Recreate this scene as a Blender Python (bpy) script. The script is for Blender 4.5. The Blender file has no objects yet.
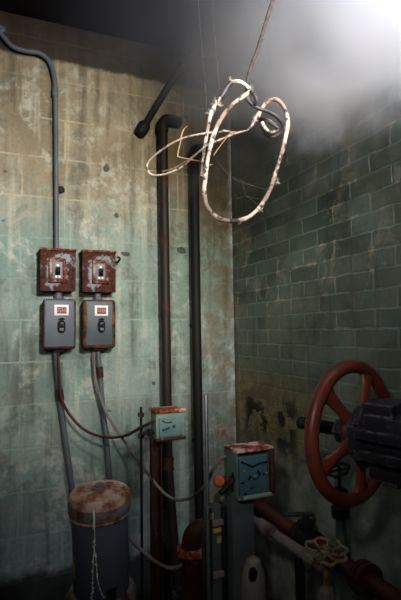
import bpy, bmesh, math, random
from mathutils import Vector, Matrix, Quaternion, Euler
random.seed(11)
S = bpy.context.scene
COL = S.collection
R = math.radians
# ------------------------------------------------------------------ camera
CAM_Z, F_PX, PITCH, ROLL = 1.40, 475.0, 3.7, -0.8
cd = bpy.data.cameras.new('camera'); cam = bpy.data.objects.new('camera', cd); COL.objects.link(cam)
cd.lens = F_PX / 600 * 36; cd.sensor_width = 36; cd.clip_start = 0.02
CAM_ROT = Matrix.Rotation(R(90 + PITCH), 3, 'X') @ Matrix.Rotation(R(ROLL), 3, 'Z')
cam.location = (0, 0, CAM_Z); cam.rotation_euler = CAM_ROT.to_euler()
cd.dof.use_dof = False
S.camera = cam
S.view_settings.view_transform = 'Standard'; S.view_settings.look = 'None'
S.view_settings.gamma = 1; S.view_settings.use_curve_mapping = False
S.view_settings.exposure = 0.0
# ------------------------------------------------------------------ world and lamps
w = bpy.data.worlds.new('world'); S.world = w; w.use_nodes = True
w.node_tree.nodes['Background'].inputs[0].default_value = (0.75, 0.8, 0.9, 1)
w.node_tree.nodes['Background'].inputs[1].default_value = 0.02
def spot(name, loc, target, power, size, blend, radius, col):
    l = bpy.data.lights.new(name, 'SPOT'); l.energy = power; l.spot_size = R(size); l.spot_blend = blend
    l.shadow_soft_size = radius; l.color = col
    o = bpy.data.objects.new(name, l); COL.objects.link(o); o.location = loc
    o.rotation_euler = (Vector(target) - Vector(loc)).to_track_quat('-Z', 'Y').to_euler()
    return o
spot('wall_key_spot', (0.60, -0.15, 2.20), (-0.44, 2.38, 1.94), 350, 53, 1.0, 0.09, (1.0, 0.95, 0.87))  # unseen key spot, added to brighten the upper block wall
spot('window_daylight', (1.00, 0.72, 2.50), (0.50, 1.85, 2.42), 900, 105, 1.0, 0.10, (0.66, 0.70, 1.0))
spot('camera_flash', (-0.20, 0.05, 1.75), (0.10, 2.1, 1.27), 32, 66, 1.0, 0.06, (1.0, 0.96, 0.90))
# ------------------------------------------------------------------ places
C0 = Vector((0.19, 2.734, 0.0))
AL, AR = R(22.8), R(-67.2)
ML = Matrix.Translation(C0) @ Matrix.Rotation(AL, 4, 'Z')     # left wall frame: x along the wall, -y into the room
MR = Matrix.Translation(C0) @ Matrix.Rotation(AR, 4, 'Z')     # right wall frame: x from the corner, -y into the room
MLi, MRi = ML.inverted(), MR.inverted()
ORG = Vector((0, 0, CAM_Z))
CEIL = 2.99
def ray(px, py): return CAM_ROT @ Vector(((px - 200.5) / F_PX, (300 - py) / F_PX, -1))
def at(px, py, d):
    r = ray(px, py); return ORG + r * (d / r.y)
def onwall(Mi, px, py, off):
    o = Mi @ ORG; d = Mi.to_3x3() @ ray(px, py)
    return o + d * ((-off - o.y) / d.y)
def onL(px, py, off=0.0): return onwall(MLi, px, py, off)
def onR(px, py, off=0.0): return onwall(MRi, px, py, off)
# ------------------------------------------------------------------ mesh helpers
def cm(pts, n=8, closed=False):
    P = [Vector(p) for p in pts]; out = []; N = len(P)
    for i in range(N if closed else N - 1):
        if closed: a, b, c, d = P[i-1], P[i], P[(i+1) % N], P[(i+2) % N]
        else: a, b, c, d = P[max(i-1, 0)], P[i], P[i+1], P[min(i+2, N-1)]
        for k in range(n):
            t = k / n
            out.append(0.5 * ((2*b) + (c-a)*t + (2*a-5*b+4*c-d)*t*t + (3*b-a-3*c+d)*t**3))
    if not closed: out.append(P[-1])
    return out
class MB:
    def __init__(s): s.bm = bmesh.new()
    def box(s, c, size, rot=None, bevel=0.0, seg=2):
        vs = bmesh.ops.create_cube(s.bm, size=1)['verts']
        bmesh.ops.scale(s.bm, vec=size, verts=vs)
        if bevel:
            es = list({e for v in vs for e in v.link_edges})
            r = bmesh.ops.bevel(s.bm, geom=es + vs, offset=bevel, segments=seg, profile=0.5, affect='EDGES', clamp_overlap=True)
            vs = list({v for f in r['faces'] for v in f.verts} | {v for v in vs if v.is_valid})
            # collect whole island
            seen = set(vs); st = list(vs)
            while st:
                v = st.pop()
                for e in v.link_edges:
                    o = e.other_vert(v)
                    if o not in seen: seen.add(o); st.append(o)
            vs = list(seen)
        m = Matrix.Translation(Vector(c)) @ ((rot.to_4x4() if rot else Matrix.Identity(4)))
        bmesh.ops.transform(s.bm, matrix=m, verts=vs); return s
    def tube(s, pts, r, n=10, closed=False, flat=None):
        P = [Vector(p) for p in pts]; N = len(P)
        rad = r if callable(r) else (lambda i: r[i] if isinstance(r, (list, tuple)) else r)
        tang = []
        for i in range(N):
            a = P[i-1] if (i or closed) else P[0]; b = P[(i+1) % N] if (i < N-1 or closed) else P[-1]
            t = b - a; tang.append(t.normalized() if t.length > 1e-9 else Vector((0, 0, 1)))
        up = Vector((0, 0, 1)) if abs(tang[0].z) < 0.9 else Vector((1, 0, 0))
        nrm = (up - tang[0] * up.dot(tang[0])).normalized(); rings = []
        for i in range(N):
            if i: nrm = (nrm - tang[i] * nrm.dot(tang[i])).normalized()
            bi = tang[i].cross(nrm); q = rad(i)
            rings.append([s.bm.verts.new(P[i] + (nrm*math.cos(2*math.pi*k/n) + bi*math.sin(2*math.pi*k/n)) * q) for k in range(n)])
        for i in range(N if closed else N-1):
            A, B = rings[i], rings[(i+1) % N]
            for k in range(n): s.bm.faces.new((A[k], A[(k+1) % n], B[(k+1) % n], B[k]))
        if not closed:
            s.bm.faces.new(list(reversed(rings[0]))); s.bm.faces.new(rings[-1])
        return s
    def lathe(s, prof, n=28, mat=None, wob=None):
        mat = mat or Matrix.Identity(4); rings = []
        for (r, z) in prof:
            rings.append([s.bm.verts.new(mat @ Vector((max(r, 1e-5)*math.cos(2*math.pi*k/n)*(wob(k/n) if wob else 1), max(r, 1e-5)*math.sin(2*math.pi*k/n)*(wob(k/n) if wob else 1), z))) for k in range(n)])
        for A, B in zip(rings, rings[1:]):
            for k in range(n): s.bm.faces.new((A[k], A[(k+1) % n], B[(k+1) % n], B[k]))
        s.bm.faces.new(list(reversed(rings[0]))); s.bm.faces.new(rings[-1]); return s
    def prism(s, outline, y0, y1):                      # outline in x,z ; extruded along y
        A = [s.bm.verts.new((x, y0, z)) for x, z in outline]; B = [s.bm.verts.new((x, y1, z)) for x, z in outline]
        N = len(A)
        s.bm.faces.new(A); s.bm.faces.new(list(reversed(B)))
        for k in range(N): s.bm.faces.new((A[k], B[k], B[(k+1) % N], A[(k+1) % N]))
        return s
    def xf(s, m): bmesh.ops.transform(s.bm, matrix=m, verts=s.bm.verts); return s
    def build(s, name, m, parent=None, loc=None, sharp=35):
        bmesh.ops.recalc_face_normals(s.bm, faces=s.bm.faces)
        me = bpy.data.meshes.new(name); s.bm.to_mesh(me); s.bm.free()
        me.polygons.foreach_set('use_smooth', [True] * len(me.polygons)); me.set_sharp_from_angle(angle=R(sharp))
        me.materials.append(m)
        o = bpy.data.objects.new(name, me); COL.objects.link(o)
        if parent: o.parent = parent
        if loc is not None: o.location = loc
        return o
def tag(o, label, cat, group=None, kind=None):
    o['label'] = label; o['category'] = cat
    if group: o['group'] = group
    if kind: o['kind'] = kind
    return o
def empty(name, loc=(0, 0, 0), rz=0.0):
    o = bpy.data.objects.new(name, None); COL.objects.link(o); o.location = loc; o.rotation_euler = (0, 0, rz)
    o.empty_display_size = 0.05; return o
def struct(o): o['kind'] = 'structure'; return o
def children(o): return [c for c in bpy.data.objects if c.parent == o]
def copy_tree(o, parent=None):
    c = o.copy(); COL.objects.link(c); c.parent = parent
    for ch in children(o): copy_tree(ch, c)
    return c
# ------------------------------------------------------------------ materials
def lin(h):
    h = h.lstrip('#'); v = [int(h[i:i+2], 16) / 255 for i in (0, 2, 4)]
    return tuple(x/12.92 if x <= .04045 else ((x+.055)/1.055)**2.4 for x in v) + (1,)
class NT:
    def __init__(s, name):
        s.m = bpy.data.materials.new(name); s.m.use_nodes = True; s.t = s.m.node_tree; s.t.nodes.clear()
        s.out = s.n('ShaderNodeOutputMaterial'); s.b = s.n('ShaderNodeBsdfPrincipled'); s.l(s.b.outputs[0], s.out.inputs[0])
        s.co = s.n('ShaderNodeTexCoord').outputs['Object']
    def n(s, t, **kw):
        x = s.t.nodes.new(t)
        for k, v in kw.items(): setattr(x, k, v)
        return x
    def l(s, a, b): s.t.links.new(a, b)
    def set(s, sock, v):
        if hasattr(v, 'is_output'): s.l(v, sock)
        else: sock.default_value = v
    def math(s, op, a, b=None, clamp=False):
        x = s.n('ShaderNodeMath', operation=op, use_clamp=clamp); s.set(x.inputs[0], a)
        if b is not None: s.set(x.inputs[1], b)
        return x.outputs[0]
    def noise(s, scale, det=4, rough=.55, vec=None, dist=0.0, off=0.0):
        x = s.n('ShaderNodeTexNoise'); v = vec or s.co
        if off:
            mp = s.n('ShaderNodeMapping'); s.l(v, mp.inputs[0]); mp.inputs[1].default_value = (off, off*.7, off*1.3); v = mp.outputs[0]
        s.l(v, x.inputs['Vector'])
        x.inputs['Scale'].default_value = scale; x.inputs['Detail'].default_value = det; x.inputs['Roughness'].default_value = rough; x.inputs['Distortion'].default_value = dist
        return x.outputs[0]
    def sm(s, v, a, b, inv=False):                       # smooth step a..b
        x = s.n('ShaderNodeMapRange', interpolation_type='SMOOTHSTEP'); s.set(x.inputs[0], v)
        x.inputs[1].default_value = a; x.inputs[2].default_value = b
        x.inputs[3].default_value, x.inputs[4].default_value = (1, 0) if inv else (0, 1)
        return x.outputs[0]
    def mix(s, f, a, b, mode='MIX'):
        x = s.n('ShaderNodeMix', data_type='RGBA', blend_type=mode); s.set(x.inputs[0], f); s.set(x.inputs[6], a); s.set(x.inputs[7], b)
        return x.outputs[2]
    def bump(s, h, st, dist=.01, nrm=None):
        x = s.n('ShaderNodeBump'); s.l(h, x.inputs['Height']); x.inputs['Strength'].default_value = st; x.inputs['Distance'].default_value = dist
        if nrm: s.l(nrm, x.inputs['Normal'])
        return x.outputs[0]
    def xyz(s, v=None):
        x = s.n('ShaderNodeSeparateXYZ'); s.l(v or s.co, x.inputs[0]); return x.outputs
    def edge(s, rad):                                    # worn edges
        bv = s.n('ShaderNodeBevel', samples=4); bv.inputs[0].default_value = rad
        g = s.n('ShaderNodeNewGeometry'); d = s.n('ShaderNodeVectorMath', operation='DOT_PRODUCT')
        s.l(bv.outputs[0], d.inputs[0]); s.l(g.outputs['Normal'], d.inputs[1])
        return s.sm(d.outputs['Value'], .985, .86, False)
def simple(name, col, rough=.6, metal=0.0, var=.25, scale=30, bump=.15, spec=.5):
    t = NT(name); n = t.noise(scale); c = lin(col)
    dark = tuple(x * (1 - var) for x in c[:3]) + (1,); lt = tuple(min(1, x * (1 + var)) for x in c[:3]) + (1,)
    t.set(t.b.inputs['Base Color'], t.mix(t.sm(n, .3, .7), dark, lt))
    t.b.inputs['Roughness'].default_value = rough; t.b.inputs['Metallic'].default_value = metal
    t.b.inputs['Specular IOR Level'].default_value = spec
    t.set(t.b.inputs['Normal'], t.bump(n, bump, .004)); return t.m
def painted(name, col, rust='#6e2f16', lo=.55, hi=.66, scale=14, edge=.012, edge_amt=.6, rough=.5, off=0.0, rust2='#2c130b', var='#000000', varf=.25, rect=None):
    """old paint over rusting steel: flaked patches and bare rusty edges"""
    t = NT(name); n = t.noise(scale, 6, .65, off=off); f = t.noise(scale*5, 4, off=off); g = t.noise(scale*.5, 3, off=off+3.1)
    m = t.math('ADD', n, t.math('MULTIPLY', t.math('SUBTRACT', f, .5), .18))
    if edge:
        m = t.math('ADD', m, t.math('MULTIPLY', t.edge(edge), t.math('MULTIPLY', t.sm(f, .25, .7), edge_amt)))
    if rect:
        hx, z0, z1, wd, am = rect; x, y, z = t.xyz()
        ex = t.math('SUBTRACT', hx, t.math('ABSOLUTE', x)); ez = t.math('MINIMUM', t.math('SUBTRACT', z, z0), t.math('SUBTRACT', z1, z))
        m = t.math('ADD', m, t.math('MULTIPLY', t.sm(t.math('ADD', t.math('MINIMUM', ex, ez), t.math('MULTIPLY', t.math('SUBTRACT', n, .5), .03)), 0.0, wd, True), am))
    rm = t.sm(m, lo, hi)
    rc = t.mix(t.sm(f, .35, .68), lin(rust2), lin(rust))
    pc = t.mix(t.math('MULTIPLY', t.sm(g, .35, .7), varf), lin(col), lin(var))
    t.set(t.b.inputs['Base Color'], t.mix(rm, pc, rc))
    x = t.math('ADD', t.math('MULTIPLY', rm, .85 - rough), rough); t.set(t.b.inputs['Roughness'], x)
    t.b.inputs['Specular IOR Level'].default_value = .35
    h = t.math('ADD', t.math('MULTIPLY', f, .4), rm)
    t.set(t.b.inputs['Normal'], t.bump(h, .35, .0025)); return t.m
def wall_block(name, bw, bh, mort, ox, oz, left):
    t = NT(name); x, y, z = t.xyz()
    cb = t.n('ShaderNodeCombineXYZ')
    wob = t.math('MULTIPLY', t.math('SUBTRACT', t.noise(7 if left else 16, 3), .5), .008 if left else .016)
    t.set(cb.inputs[0], t.math('ADD', t.math('ADD', x, ox), wob)); t.set(cb.inputs[1], t.math('ADD', t.math('ADD', z, oz), wob))
    br = t.n('ShaderNodeTexBrick'); t.l(cb.outputs[0], br.inputs['Vector'])
    br.offset = .5; br.squash = 1
    br.inputs['Color1'].default_value = (0, 0, 0, 1); br.inputs['Color2'].default_value = (1, 1, 1, 1); br.inputs['Mortar'].default_value = (.5, .5, .5, 1)
    br.inputs['Scale'].default_value = 1; br.inputs['Mortar Size'].default_value = mort; br.inputs['Mortar Smooth'].default_value = .35
    br.inputs['Brick Width'].default_value = bw; br.inputs['Row Height'].default_value = bh
    mask = br.outputs['Fac']; per = t.xyz(br.outputs['Color'])[0]
    fine = t.noise(60, 5, .65); mid = t.noise(9, 5, .6, dist=.4); big = t.noise(2.2, 4, .55, off=5.0)
    sv = t.n('ShaderNodeMapping'); t.l(t.co, sv.inputs[0]); sv.inputs[3].default_value = (9, 9, .8)
    streak = t.noise(1.6, 5, .6, vec=sv.outputs[0])
    if left:
        # green emulsion below, bare sooty buff block above, worn together along a ragged line
        hmix = t.sm(t.math('ADD', z, t.math('MULTIPLY', t.math('SUBTRACT', mid, .5), .55)), 1.83, 2.22)
        green = t.mix(t.sm(big, .3, .7), lin('#768f86'), lin('#97a89e'))
        green = t.mix(t.math('MULTIPLY', t.sm(mid, .52, .72), .55), green, lin('#5f8582'))
        buff = t.mix(t.sm(big, .35, .7), lin('#8a7a5e'), lin('#a99a7e'))
        c = t.mix(hmix, green, buff)
        c = t.mix(t.math('MULTIPLY', t.sm(mid, .54, .62), .40), c, lin('#b3b1a2'))
        bl = t.math('MULTIPLY', t.sm(t.noise(4.2, 5, .65, off=14, dist=.5), .50, .60), t.sm(t.noise(30, 4, .6, off=4), .35, .6)); c = t.mix(t.math('MULTIPLY', bl, .6), c, lin('#57604f'))           # chalky flaking
        c = t.mix(t.math('MULTIPLY', per, .30), c, lin('#5f6254'))
        sc = t.math('MULTIPLY', t.sm(t.noise(3.1, 6, .7, off=51, dist=.8), .52, .60), t.sm(t.noise(24, 4, .65, off=52), .38, .58)); c = t.mix(t.math('MULTIPLY', sc, .55), c, lin('#c2c4b6'))
        c = t.mix(t.math('MULTIPLY', t.sm(streak, .49, .70), .62), c, lin('#45412f'))        # water runs
        c = t.mix(t.math('MULTIPLY', t.sm(streak, .46, .32), .45), c, lin('#c4c0ac'))
        c = t.mix(t.math('MULTIPLY', mask, t.math('MULTIPLY', t.sm(t.noise(5, 4, .6, off=40), .35, .65), .75)), c, t.mix(hmix, lin('#94a89c'), lin('#b8ac90')))
        # patchy brown tone towards the corner
        cor = t.math('MULTIPLY', t.sm(x, -.42, -.02), t.sm(mid, .30, .62)); c = t.mix(t.math('MULTIPLY', cor, .75), c, lin('#5d452a'))
        # small dark spalls
        sp = t.sm(t.noise(11, 1, .3, off=9), .745, .77); c = t.mix(t.math('MULTIPLY', sp, .8), c, lin('#1c150f'))
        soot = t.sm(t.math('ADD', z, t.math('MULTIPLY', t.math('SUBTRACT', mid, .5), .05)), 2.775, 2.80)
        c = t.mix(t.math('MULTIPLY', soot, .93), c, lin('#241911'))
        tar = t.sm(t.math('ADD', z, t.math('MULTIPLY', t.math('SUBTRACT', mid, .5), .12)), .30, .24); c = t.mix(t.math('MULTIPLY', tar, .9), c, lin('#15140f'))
    else:
        green = t.mix(t.sm(per, .0, 1.0), lin('#4c5d53'), lin('#6b7d71'))
        green = t.mix(t.sm(big, .35, .68), green, lin('#7a7f6c'))
        c = t.mix(t.math('MULTIPLY', t.sm(mid, .55, .70), .5), green, lin('#5a7676'))
        c = t.mix(t.math('MULTIPLY', t.math('MULTIPLY', t.sm(mask, .1, .9), t.sm(t.noise(6, 4, .6, off=21), .30, .58)), .75), c, lin('#8fa193'))
        c = t.mix(t.math('MULTIPLY', t.sm(t.noise(3.4, 5, .65, off=31, dist=.6), .50, .62), .38), c, lin('#3d3a2e'))
        # paint scaled off to pale plaster in patches
        pk = t.math('MULTIPLY', t.sm(t.noise(5.5, 6, .7, off=2.7, dist=.6), .55, .61), t.math('ADD', t.sm(mask, .0, .5), .35)); pk = t.math('MULTIPLY', pk, t.sm(z, 1.25, 1.7)); c = t.mix(t.math('MULTIPLY', pk, 1.0, True), c, lin('#b3a994'))
        # brown and ochre damp lower down
        low = t.math('MULTIPLY', t.sm(t.math('ADD', z, t.math('MULTIPLY', t.math('SUBTRACT', mid, .5), .35)), 1.24, 1.08), t.sm(x, 1.0, .45))
        c = t.mix(t.math('MULTIPLY', low, .75), c, t.mix(t.sm(mid, .4, .62), lin('#77643f'), lin('#ab9866')))
        vz = t.math('MULTIPLY', t.sm(z, .74, .86), t.sm(z, 1.16, .98)); vx = t.math('MULTIPLY', t.sm(x, .10, .16), t.sm(x, .66, .56))
        hol = t.math('MULTIPLY', t.math('MULTIPLY', vz, vx), t.sm(t.noise(8.5, 4, .6, off=1.3), .53, .57))
        c = t.mix(t.math('MULTIPLY', hol, .95), c, lin('#150b07'))                            # blackened holes in the render
        c = t.mix(t.math('MULTIPLY', t.sm(streak, .52, .70), .4), c, lin('#33362d'))
        plain = t.math('MULTIPLY', t.math('ADD', t.sm(z, .92, .70), t.math('MULTIPLY', t.sm(x, .75, 1.05), t.sm(z, 1.15, .95)), True), .75); c = t.mix(plain, c, t.mix(t.sm(mid, .35, .65), lin('#6d766c'), lin('#98a197')))
        cor = t.math('MULTIPLY', t.sm(x, .06, .0), t.sm(mid, .3, .6)); c = t.mix(t.math('MULTIPLY', cor, .8), c, lin('#4a3421'))
    c = t.mix(t.math('MULTIPLY', t.sm(fine, .35, .75), .22), c, lin('#2b2a22'))
    t.set(t.b.inputs['Base Color'], c); t.b.inputs['Roughness'].default_value = .62 if left else .55
    t.b.inputs['Specular IOR Level'].default_value = .3
    h = t.math('SUBTRACT', t.math('ADD', t.math('MULTIPLY', fine, .12), t.math('MULTIPLY', mid, .35)), t.math('MULTIPLY', t.math('MULTIPLY', mask, t.sm(z, .75, 1.05)) if not left else mask, .35 if left else .8))
    t.set(t.b.inputs['Normal'], t.bump(h, .55 if left else .8, .006)); return t.m
zero = onL(80, 319.5).z
jx = onL(21, 300).x
M = {}
M['wall_l'] = wall_block('painted_block', .406, .2032, .006, -jx + .406*8, -zero + .2032*12, True)
M['wall_r'] = wall_block('painted_brick', .213, .0705, .0050, .05, -1.40 + .0705*30, False)
M['ceiling'] = simple('sooty_concrete', '#191513', .95, var=.3, scale=6, spec=.1)
M['beam'] = simple('sooty_lintel', '#3a2b22', .95, var=.3, scale=9, spec=.1)
M['floor'] = simple('oily_concrete', '#16140f', .7, var=.4, scale=8)
M['conduit'] = painted('grey_conduit', '#5d626b', lo=.66, hi=.74, scale=12, edge=0)
M['conduit_rusty'] = painted('rusting_conduit', '#3f4148', lo=.52, hi=.64, scale=9, edge=0)
M['black_iron'] = painted('black_iron', '#080605', rust='#22100b', lo=.55, hi=.75, scale=6, edge=0, rough=.7)
M['brown_pipe'] = painted('brown_iron_pipe', '#231815', rust='#5a2716', lo=.53, hi=.66, scale=4, edge=0, rough=.6)
M['box_rust'] = painted('rust_eaten_box', '#7c838c', rust='#57291c', lo=.47, hi=.56, scale=11, edge=0, rust2='#2a130c', rect=(.088, 0, .212, .05, .13))
M['cover_rust'] = painted('rust_cover', '#a08f80', rust='#7e3c22', lo=.40, hi=.54, scale=22, edge=.01, rust2='#2c120a')
M['switch_grey'] = painted('switch_grey', '#777a80', lo=.60, hi=.70, scale=40, edge=.004, edge_amt=.3)
M['box_grey'] = painted('blue_grey_enamel', '#59626c', rust='#6a3319', lo=.62, hi=.74, scale=10, edge=0, rust2='#2a150c', varf=.3, rect=(.083, 0, .252, .026, .45))
M['box_grey_b'] = painted('blue_grey_enamel_worn', '#556068', rust='#6e4a30', lo=.56, hi=.72, scale=7, edge=0, off=4, rust2='#2c180e', varf=.3, rect=(.083, 0, .252, .034, .42))
M['black'] = simple('black_plastic', '#0a0909', .65, var=.2, spec=.2)
M['white'] = simple('white_label', '#e8e2da', .6, var=.05, bump=.02)
M['label_red'] = simple('label_red', '#7a2a2e', .6, var=.15, bump=.02)
M['label_pale'] = simple('label_pale', '#b89a96', .6, var=.1, bump=.02)
M['teal'] = painted('teal_enamel', '#5a7a70', rust='#7a3a1c', lo=.64, hi=.72, scale=14, edge=.008, edge_amt=.35, off=1)
M['teal_door'] = painted('teal_door', '#3d5c62', rust='#1c1410', lo=.66, hi=.72, scale=24, edge=.004, edge_amt=.25, off=7)
M['teal_pale'] = painted('pale_teal', '#84998c', rust='#6b3a1c', lo=.60, hi=.72, scale=20, edge=.010, edge_amt=.45, off=2)
M['teal_panel'] = painted('teal_panel', '#6f8f88', rust='#54402a', lo=.70, hi=.78, scale=24, edge=0, off=5)
M['rust'] = painted('red_rust', '#d9b8a4', rust='#a84c22', lo=.45, hi=.53, scale=13, edge=0, rust2='#4a1c0c', off=3)
M['rust_lid'] = painted('rust_lid', '#d0b09a', rust='#a05c38', lo=.40, hi=.62, scale=16, edge=0, rust2='#5a2a12', off=6)
M['rust_dark'] = painted('dark_rust', '#3a2018', rust='#56291a', lo=.46, hi=.66, scale=12, edge=0, off=8, rust2='#25120b')
M['orange'] = simple('orange_rust', '#b5561a', .8, var=.35, scale=60, bump=.4)
M['navy'] = painted('navy_enamel', '#4c535e', rust='#4a2a1a', lo=.72, hi=.8, scale=8, edge=0, rough=.4, varf=.15)
M['pale_cast'] = painted('pale_flaking_cast', '#77746c', rust='#7a4424', lo=.50, hi=.64, scale=12, edge=.01, edge_amt=.3, off=2)
M['paint_white'] = simple('white_paint_drips', '#f0ebe4', .35, var=.08, bump=.1)
M['yellow'] = simple('yellow_sticker', '#a8923a', .6, var=.2)
M['post_grey'] = painted('grey_post', '#474d50', rust='#3a2a20', lo=.66, hi=.76, scale=9, edge=.004, edge_amt=.3)
M['steel'] = simple('bare_steel', '#8d8f94', .35, metal=.85, var=.15, scale=40, bump=.05)
M['wheel'] = painted('red_oxide_wheel', '#6c3024', rust='#2e120e', lo=.60, hi=.76, scale=18, edge=.006, edge_amt=-.25, rough=.42, rust2='#451a12', var='#3a140e', varf=.5)
M['valve_iron'] = painted('oily_valve_iron', '#26242a', rust='#6b666c', rust2='#4a4448', lo=.64, hi=.80, scale=18, edge=.010, edge_amt=.5, rough=.38)
M['red_pipe'] = painted('dark_red_pipe', '#4c1f18', rust='#25100c', lo=.55, hi=.70, scale=8, edge=0)
M['pale_pipe'] = painted('dusty_pale_pipe', '#7d726c', rust='#4a3226', lo=.52, hi=.70, scale=7, edge=0, rough=.8)
M['handwheel_pale'] = painted('dusty_handwheel', '#857560', rust='#4a301c', lo=.50, hi=.62, scale=30, edge=0, rough=.75)
M['brass'] = painted('tarnished_stem', '#8a6a40', rust='#5a3418', lo=.5, hi=.65, scale=40, edge=0, rough=.55)
def cable_mat():
    t = NT('dusty_braided_cable'); n = t.noise(70, 5, .7); f = t.noise(420, 2); b = t.noise(16, 3, off=2)
    c = t.mix(t.sm(b, .42, .62), lin('#7a675c'), lin('#c6b3a7'))
    c = t.mix(t.math('MULTIPLY', t.sm(n, .52, .58), .92), c, lin('#1c1416')); c = t.mix(t.math('MULTIPLY', t.sm(f, .5, .8), .3), c, lin('#5a4a40'))
    t.set(t.b.inputs['Base Color'], c); t.b.inputs['Roughness'].default_value = .85
    t.set(t.b.inputs['Normal'], t.bump(t.math('ADD', f, n), .6, .0015)); return t.m
M['cable'] = cable_mat()
M['cable_lead'] = simple('dark_dusty_lead', '#2e2523', .85, var=.6, scale=90, bump=.5)
M['cable_dark'] = simple('dark_cable_jacket', '#2a2328', .6, var=.6, scale=60, bump=.3)
M['cable_tan'] = simple('tan_bared_wire', '#7a6044', .6, var=.3, scale=60, bump=.3)
M['fluff'] = simple('frayed_lint', '#a89c92', .9, var=.2, scale=200)
M['web'] = simple('cobweb_silk', '#4a4745', .9, var=.2, scale=200)
# ------------------------------------------------------------------ room
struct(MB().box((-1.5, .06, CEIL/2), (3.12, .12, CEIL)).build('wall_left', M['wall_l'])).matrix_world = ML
o = struct(MB().box((1.35, .06, CEIL/2), (2.70, .12, CEIL)).build('wall_right', M['wall_r'])); o.matrix_world = MR
# ceiling and floor cover the L-shaped corner of the room
poly = [ML @ Vector((-3.1, .12, 0)), ML @ Vector((.12, .12, 0)), MR @ Vector((2.7, .12, 0)), MR @ Vector((2.7, -3.0, 0))]
def slab(name, z0, z1, m):
    b = MB(); A = [b.bm.verts.new((p.x, p.y, z0)) for p in poly]; B = [b.bm.verts.new((p.x, p.y, z1)) for p in poly]
    b.bm.faces.new(A); b.bm.faces.new(list(reversed(B)))
    for k in range(4): b.bm.faces.new((A[k], A[(k+1) % 4], B[(k+1) % 4], B[k]))
    return struct(b.build(name, m))
slab('ceiling', CEIL, CEIL + .12, M['ceiling']); slab('floor', -.12, 0, M['floor'])
# ------------------------------------------------------------------ mist under the ceiling
def mist():
    t = NT('drifting_mist'); t.t.nodes.remove(t.b)
    x, y, z = t.xyz()
    n1 = t.noise(2.6, 4, .55, dist=.5); n2 = t.noise(7, 3, .6, off=3)
    zz = t.math('ADD', z, t.math('ADD', t.math('MULTIPLY', t.math('SUBTRACT', n1, .5), 1.0), t.math('MULTIPLY', t.math('SUBTRACT', n2, .5), .4)))
    # the sheet hangs lower towards the window end (object x runs along the right wall from the corner)
    low = t.math('SUBTRACT', zz, t.math('MULTIPLY', x, -.30))
    side = t.math('MULTIPLY', t.sm(t.math('ADD', x, t.math('MULTIPLY', t.math('SUBTRACT', n1, .5), .9)), .18, 1.10), t.sm(y, -.68, -.14))
    sheet = t.math('MULTIPLY', t.sm(low, 2.36, 2.66), side)
    wisp = t.math('MULTIPLY', t.math('MULTIPLY', t.sm(low, 2.02, 2.40), t.sm(n1, .50, .66)), t.math('MULTIPLY', t.sm(x, -.10, .45), t.sm(y, -.60, -.15)))
    thin = t.math('MULTIPLY', t.sm(low, 2.45, 2.75), t.math('MULTIPLY', t.sm(y, -1.2, -.5), .09))
    d = t.math('ADD', t.math('MULTIPLY', sheet, 6.0), t.math('ADD', t.math('MULTIPLY', wisp, .8), thin))
    v = t.n('ShaderNodeVolumeScatter'); v.inputs['Color'].default_value = (.78, .82, .98, 1); v.inputs['Anisotropy'].default_value = .1
    t.l(d, v.inputs['Density']); t.l(v.outputs[0], t.out.inputs['Volume']); return t.m
b = MB()
nx, ny = 14, 10
grid = []
for side in (0, 1):
    g = []
    for i in range(nx + 1):
        row = []
        for j in range(ny + 1):
            u, v = i/nx, j/ny
            X = -.55 + 2.35*u; Y = -.015 - 1.35*v
            if X < .0: pass
            edge_ = min(u, 1-u, v + .15, 1-v) 
            zlow = 1.92 - .50*u + .06*math.sin(9*u+2*v) + .05*math.sin(13*v+3*u) + .35*max(0, .2-edge_)/.2*(1 if edge_ < .2 else 0)
            row.append(b.bm.verts.new((X, Y, (CEIL - .012) if side else min(zlow, CEIL - .05))))
        g.append(row)
    grid.append(g)
for side in (0, 1):
    for i in range(nx):
        for j in range(ny):
            g = grid[side]; b.bm.faces.new((g[i][j], g[i+1][j], g[i+1][j+1], g[i][j+1]))
def rim(l0, l1):
    for k in range(len(l0)-1): b.bm.faces.new((l0[k], l0[k+1], l1[k+1], l1[k]))
rim(grid[0][0], grid[1][0]); rim(grid[0][-1], grid[1][-1])
rim([r[0] for r in grid[0]], [r[0] for r in grid[1]]); rim([r[-1] for r in grid[0]], [r[-1] for r in grid[1]])
mo = b.build('mist', mist()); mo.matrix_world = MR
tag(mo, 'pale blue-white mist drifting under the ceiling along the brick wall', 'mist', kind='stuff')
# ------------------------------------------------------------------ left wall: conduit and switchgear
def wallthing(name, px, py, off=0.0):
    p = onL(px, py, off); o = empty(name, ML @ p, AL); return o, p
root, o0 = wallthing('conduit', 56, 245)
def L(px, py, off): return onL(px, py, off) - o0
pts = [L(0, 33, .03) + Vector((-.9, 0, .13)), L(-14, 22, .03), L(0, 33, .03), L(12, 46, .03), L(26, 51, .032), L(39, 53, .034), L(49, 61, .034), L(54, 76, .034), L(55.5, 95, .034), L(56, 140, .034), L(56.3, 200, .034), L(56.7, 249, .034)]
MB().tube(cm(pts, 8), .0115, 12).build('pipe', M['conduit'], root)
c = L(61, 189, .03); MB().box(c + Vector((-.006, .012, 0)), (.05, .012, .022), bevel=.003).box(c + Vector((.0, .003, 0)), (.022, .012, .03), bevel=.003).build('wall_clip', M['black_iron'], root)
c = L(55.2, 92, .034); MB().lathe([(.015, -.022), (.0155, -.02), (.0155, .02), (.015, .022)], 14, Matrix.Translation(c)).build('coupling', M['conduit'], root)
tag(root, 'thin grey conduit bending along the wall top and down to a rusty switch box', 'conduit')

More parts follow.
